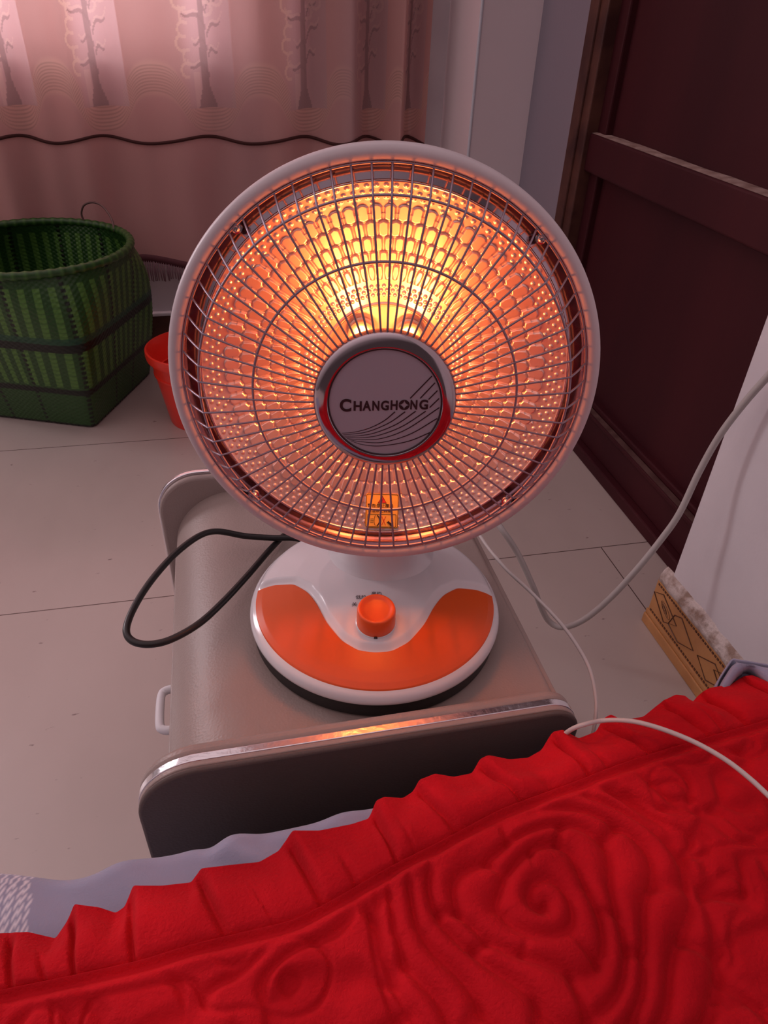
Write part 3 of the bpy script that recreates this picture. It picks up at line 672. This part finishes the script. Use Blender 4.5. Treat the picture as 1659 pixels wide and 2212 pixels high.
# ------------------------------------------------------------------ cables
cb = [((1659+60, 745), .715, 'x'), ((1659, 812), .700, 'x'), ((1600, 880), .690, 'x'), ((1552, 945), .680, 'x'), ((1510, 1020), .670, 'x'), ((1468, 1108), .655, 'x'), ((1430, 1163), .640, 'x'), ((1380, 1225), .615, 'x'), ((1320, 1290), .585, 'x'), ((1262, 1338), .550, 'x'), ((1215, 1355), .52, 'x'), ((1186, 1342), .50, 'x'), ((1168, 1310), .482, 'x'), ((1152, 1268), .466, 'x'), ((1118, 1195), .440, 'x'), ((1085, 1145), .415, 'x'), ((1050, 1100), .40, 'x'), ((1000, 1060), .38, 'x')]
pts = [atx(*q, v_) for q, v_, _ in cb]
tag(MB().tube(smooth_path(pts, 8), .0052, 12).build('thick_cable', m_cable), 'thick pale grey cable looping down in front of the dark door', 'cable')
th_ = [((990, 1090), .256, .432), ((1025, 1140), .259, .432), ((1052, 1180), .262, .432), ((1072, 1205), .264, None), ((1100, 1236), .272, None), ((1150, 1282), .290, None), ((1210, 1345), .305, None), ((1250, 1400), .312, None), ((1275, 1450), .312, None), ((1287, 1510), .308, None), ((1286, 1555), .302, None), ((1278, 1600), .297, None), ((1272, 1650), .29, None)]
pts = [atx(*q, v_) for q, v_, _ in th_]
tag(MB().tube(smooth_path(pts, 8), .0019, 8).build('thin_cable', m_thin), 'thin white cable running down beside the right side of the cabinet', 'cable')

# ------------------------------------------------------------------ straw mat by the wall
o = MB().box((.668, .40, .002), (.708, .640, .010)).build('straw_mat', m_straw, smooth=False, bevel=(.003, 2))
tag(o, 'pale straw mat corner on the floor by the patterned skirting tile', 'mat')

# ------------------------------------------------------------------ bed linen
edge_px = [(-760, 2190), (-640, 2140), (-610, 2125), (-480, 2120), (-455, 2085), (-330, 2085), (-300, 2055), (-200, 2062), (-160, 2050), (-60, 2025), (0, 2016), (60, 2013), (120, 2027), (145, 1990), (160, 1953), (215, 1960), (250, 1972), (270, 1958), (287, 1913), (350, 1913), (413, 1906), (434, 1876), (500, 1868), (560, 1862), (602, 1838), (632, 1794), (690, 1794), (760, 1780), (797, 1768), (812, 1730), (830, 1721), (870, 1724), (892, 1710), (905, 1685), (940, 1671), (980, 1678), (1020, 1670), (1036, 1640), (1055, 1631), (1100, 1640), (1140, 1637), (1170, 1620), (1192, 1582), (1215, 1576), (1250, 1595), (1288, 1580), (1302, 1553), (1320, 1543), (1345, 1556), (1390, 1548), (1430, 1515), (1460, 1500), (1482, 1503), (1494, 1519), (1510, 1500), (1532, 1486), (1580, 1478), (1602, 1462), (1625, 1458), (1659, 1472), (1700, 1450), (1760, 1440)]
seam_px = [(-760, 2330), (-450, 2250), (-160, 2175), (0, 2135), (150, 2105), (300, 2072), (420, 2035), (635, 1985), (730, 1935), (830, 1875), (950, 1815), (1080, 1745), (1230, 1690), (1345, 1645), (1450, 1612), (1560, 1580), (1659, 1552), (1760, 1525)]
ZE = .462
NU = 1400
tpx = np.linspace(-760, 1760, NU); epy = np.interp(tpx, [q[0] for q in edge_px], [q[1] for q in edge_px])
peaks = [-760, -630, -470, -315, -200, -90, 20, 150, 278, 424, 616, 803, 896, 1028, 1188, 1298, 1425, 1510, 1600, 1690, 1750]
phs = np.interp(tpx, peaks, np.arange(len(peaks)))
fr_ = phs-np.floor(phs)
wave = sstep(fr_, -.02, .13)*(1-.85*sstep(fr_, .13, .95))-.35
for _ in range(3): wave[1:-1] = (wave[:-2]+2*wave[1:-1]+wave[2:])/4
AMP = .009
E3 = np.array([atz(a, b_, ZE-.004+AMP*w_) for a, b_, w_ in zip(tpx, epy, wave)])
Ex, Ey = E3[:, 0].copy(), E3[:, 1].copy()
for _ in range(5): Ex[1:-1] = (Ex[:-2]+2*Ex[1:-1]+Ex[2:])/4; Ey[1:-1] = (Ey[:-2]+2*Ey[1:-1]+Ey[2:])/4
ue = np.interp(tpx, tpx[::40], np.maximum.accumulate(Ex[::40]))
for _ in range(300): ue[1:-1] = (ue[:-2]+2*ue[1:-1]+ue[2:])/4
ue = np.maximum.accumulate(ue+np.arange(NU)*1e-7)
se_ = np.array([atz(a, b_, .478) for a, b_ in seam_px]); Sy = np.interp(ue, se_[:, 0], se_[:, 1])
for _ in range(200): Sy[1:-1] = (Sy[:-2]+2*Sy[1:-1]+Sy[2:])/4
def body_h(Xw, Yw):
    cx, cy = .160, .190; dx = Xw-cx; dy = Yw-cy; rho = np.hypot(dx, dy*1.05)+1e-6; th_ = np.arctan2(dy, dx)
    wx = vnoise(Xw*28, Yw*28, 21)-.5; wy = vnoise(Xw*28+7, Yw*28+3, 22)-.5
    ps = rho/.0185+.9*th_/(2*PI)*1.0+.55*np.sin(3*th_+rho*45)*sstep(rho, .01, .06)+.5*wx
    fr2 = ps-np.floor(ps); rose = .0062*(1-np.abs(2*fr2-1)**2.2)+.0035*sstep(.035-rho, 0, .035)-.006*np.exp(-(rho/.010)**2)
    pet = np.abs(((th_/(2*PI)*5+np.floor(ps)*.37+.15*wy) % 1)-.5); rose -= .0045*np.exp(-((pet/.045)**2))*sstep(rho, .02, .04)
    sc_ = 24.0; f1, f2 = voro(Xw*sc_*.8+1.5*wx, Yw*sc_*1.05+1.5*wy, 31); bgp = .0052*sstep(f2-f1, 0, .34)+.002*(1-f1)
    f1b, f2b = voro(Xw*11+2*wy, Yw*13+2*wx, 33); bgp = bgp*.75-.0035*np.exp(-((f2b-f1b)/.09)**2)
    w = sstep(rho, .098, .112); e_ = rho/.105
    out = rose*(1-w)+bgp*w-.004*np.exp(-((rho-.106)/.004)**2)
    return out+.012*(vnoise(Xw*5+3, Yw*5+1, 41)-.5)
NVr = 46; NVb = 520
vb = np.linspace(0, 1, NVb)[None, :]; Yn = -.38
Xg = np.repeat(ue[:, None], NVb, 1); Yg = Sy[:, None]+(Yn-Sy[:, None])*vb**1.25
dS = Sy[:, None]-Yg
HB = body_h(Xg, Yg)
for _ in range(5):
    HB[1:-1] = (HB[:-2]+2*HB[1:-1]+HB[2:])/4; HB[:, 1:-1] = (HB[:, :-2]+2*HB[:, 1:-1]+HB[:, 2:])/4
Zbody = .4745+1.25*HB*sstep(dS, .004, .022)-.0045*np.exp(-((dS-.004)/.004)**2)+.004*np.exp(-((dS-.0005)/.004)**2)*1.0
Zbody += .0040*np.exp(-((dS-.010)/.0055)**2)*(.4+1.2*vnoise(phs*3.0, phs*0+.5, 90))[:, None]
vr = np.linspace(0, 1, NVr)[None, :]
ph2 = phs[:, None]-.28*vr*(1+.3*np.sin(phs[:, None]*2.1)); f2_ = ph2-np.floor(ph2)
wave2 = sstep(f2_, -.02, .13)*(1-.85*sstep(f2_, .13, .95))-.35
for _ in range(3): wave2[1:-1] = (wave2[:-2]+2*wave2[1:-1]+wave2[2:])/4
wave2[:, 0] = wave
Xr = ue[:, None]+(Ex-ue)[:, None]*(1-vr); Yr = Ey[:, None]+(Sy[:, None]-Ey[:, None])*vr
crease = .0075*(np.exp(-(f2_/.045)**2)+np.exp(-((f2_-1.0)/.045)**2))*sstep(vr, .02, .3)*(1-.3*vr)
crease = crease+.004*np.exp(-((f2_-.42-.12*np.sin(ph2*3.3))/.06)**2)*sstep(vr, .3, .9)*(vnoise(ph2*1.0, ph2*0, 80) > .45)
Zr = (ZE-.004)+(.4760-(ZE-.004))*sstep(vr, 0, 1)+AMP*(1-vr)**.6*wave2-crease+.007*np.sin(PI*vr)*(.3+.9*vnoise(ph2*2.3+5, vr*2.5, 51))-.002*np.exp(-((1-vr)/.04)**2)
for _ in range(2): Zr[1:-1, 1:] = (Zr[:-2, 1:]+2*Zr[1:-1, 1:]+Zr[2:, 1:])/4
# rolled outer edge turning down
rollP = []
for k_, (dy_, dz_) in enumerate(((-.010, -.009), (-.003, -.008), (.0005, -.004))):
    rollP.append(np.stack([Ex, Ey+dy_, Zr[:, 0]+dz_], -1)[:, None, :])
G = np.concatenate(rollP+[np.stack([Xr, Yr, Zr], -1), np.stack([Xg, Yg, Zbody], -1)[:, 1:]], 1)
bl = MB().grid(G).build('blanket', m_blank, smooth=True)
bl.data.flip_normals() if bl.data.polygons[5000].normal.z < 0 else None
tag(bl, 'red plush blanket with ruffled edge and embossed rose, spread over the bed in the foreground', 'blanket')
# the cable that lies over the blanket
cq = [((1205, 1600), .450), ((1232, 1577), .470), ((1262, 1565), .478), ((1300, 1557), .474), ((1345, 1556), .484), ((1390, 1563), .490), ((1450, 1582), .492), ((1510, 1608), .493), ((1570, 1643), .494), ((1620, 1682), .494), ((1659, 1718), .494), ((1720, 1775), .494), ((1790, 1860), .492)]
pts = [atz(*q, z_) for q, z_ in cq]
tag(MB().tube(smooth_path(pts, 8), .0019, 10).build('thin_cable', m_thin), 'thin white cable lying in an arc across the red blanket', 'cable')

# grey-blue sheet under the blanket
sh_px = [(-200, 1900), (-60, 1872), (0, 1866), (70, 1866), (130, 1872), (185, 1866), (240, 1838), (280, 1828), (320, 1822), (372, 1814), (418, 1800), (446, 1806), (500, 1781), (560, 1775), (640, 1762), (700, 1751), (745, 1733), (800, 1725), (840, 1714), (880, 1700), (960, 1682), (1030, 1668), (1080, 1658)]
sh = np.array([atz(a, b_, .447) for a, b_ in sh_px]); sh = np.vstack([sh, [(.30, sh[-1][1]+.004, .447), (.60, .325, .447)]])
us = np.linspace(-.75, .60, 950); Es = np.interp(us, sh[:, 0], sh[:, 1])
for _ in range(25): Es[1:-1] = (Es[:-2]+2*Es[1:-1]+Es[2:])/4
top = np.linspace(0, 1, 70); P = []
wn = .006*(vnoise(us*14, us*0+.5, 61)-.5)
Xs = []; colr = []
for j, t_ in enumerate(top):
    y = .02+(Es-.012-.02)*t_; z_ = .441+.012*(vnoise(us*15+y*22, y*5, 62)-.5)*(.3+.7*t_)+.006*(vnoise(us*38+y*50, y*14, 63)-.5)*t_
    Xs.append(np.stack([us, y, z_], -1))
last = Xs[-1]
for a in np.linspace(.15, PI/2, 8): Xs.append(np.stack([us, last[:, 1]+.012*np.sin(a), last[:, 2]-.012*(1-np.cos(a))], -1))
l2 = Xs[-1]
for t_ in np.linspace(.03, 1, 30): Xs.append(np.stack([us, l2[:, 1]+.006*np.sin(us*45+1)*t_-.012*t_, l2[:, 2]-(l2[:, 2]-.01)*t_], -1))
G = np.stack(Xs, 1)
c = np.zeros(G.shape[:2]+(3,)); Xc, Yc = G[..., 0], G[..., 1]
st_ = (Xc+ .0 < -.166-.30*(Yc-.27)*0.6) & (Xc > -.23); zig = (np.abs(((Yc*130+2.2*np.abs(((Xc*75) % 1)-.5)*2) % 1)-.5) < .24) & (np.abs(((Xc*150) % 1)-.5) > .12)
c[..., 0] = st_*zig*.85
s_o = MB().grid(G).build('bedsheet', m_sheet, smooth=True, col=c)
tag(s_o, 'grey-blue cotton sheet showing from under the ruffled edge of the red blanket', 'bedsheet')
# folded pillowcase corner beside the wall
rg = [atz(1590, 1431, .470), atz(1603, 1433, .471), atz(1640, 1439, .470), atz(1700, 1450, .468), atz(1780, 1470, .462)]
fr1 = [atz(1590, 1452, .462), atz(1606, 1446, .466), atz(1630, 1449, .466), atz(1690, 1500, .468), atz(1770, 1560, .462)]
lf1 = [atz(1548, 1500, .455), atz(1556, 1478, .460), atz(1568, 1458, .464), atz(1580, 1440, .468), atz(1592, 1431, .470)]
lf2 = [atz(1562, 1505, .455), atz(1574, 1486, .458), atz(1584, 1468, .462), atz(1596, 1452, .466), atz(1606, 1446, .466)]
def strip(A, B_, C_):
    A, B_, C_ = [smooth_path(q, 8) for q in (A, B_, C_)]; return np.stack([A, (A+B_)/2+np.array([0, 0, .0035]), B_, C_], 1)
b = MB(); b.grid(strip(rg, fr1, [q+np.array([.004, .004, -.012]) for q in fr1])); b.grid(strip(lf1, lf2, [q+np.array([.004, .002, -.012]) for q in lf2]))
bk1 = [q+np.array([.002, .004, 0]) for q in lf1[:-1]]+[q+np.array([0, .003, 0]) for q in rg]
b.grid(np.stack([smooth_path(bk1, 8), smooth_path([q+np.array([.002, .004, -.03]) for q in bk1], 8), smooth_path([q+np.array([.002, .004, -.14]) for q in bk1], 8)], 1))
o = b.build('pillowcase', m_sheet, smooth=True, col=np.zeros((b.n, 3)), solid=.0015)
tag(o, 'crumpled grey-blue cloth corner between the red blanket and the white wall', 'pillowcase')
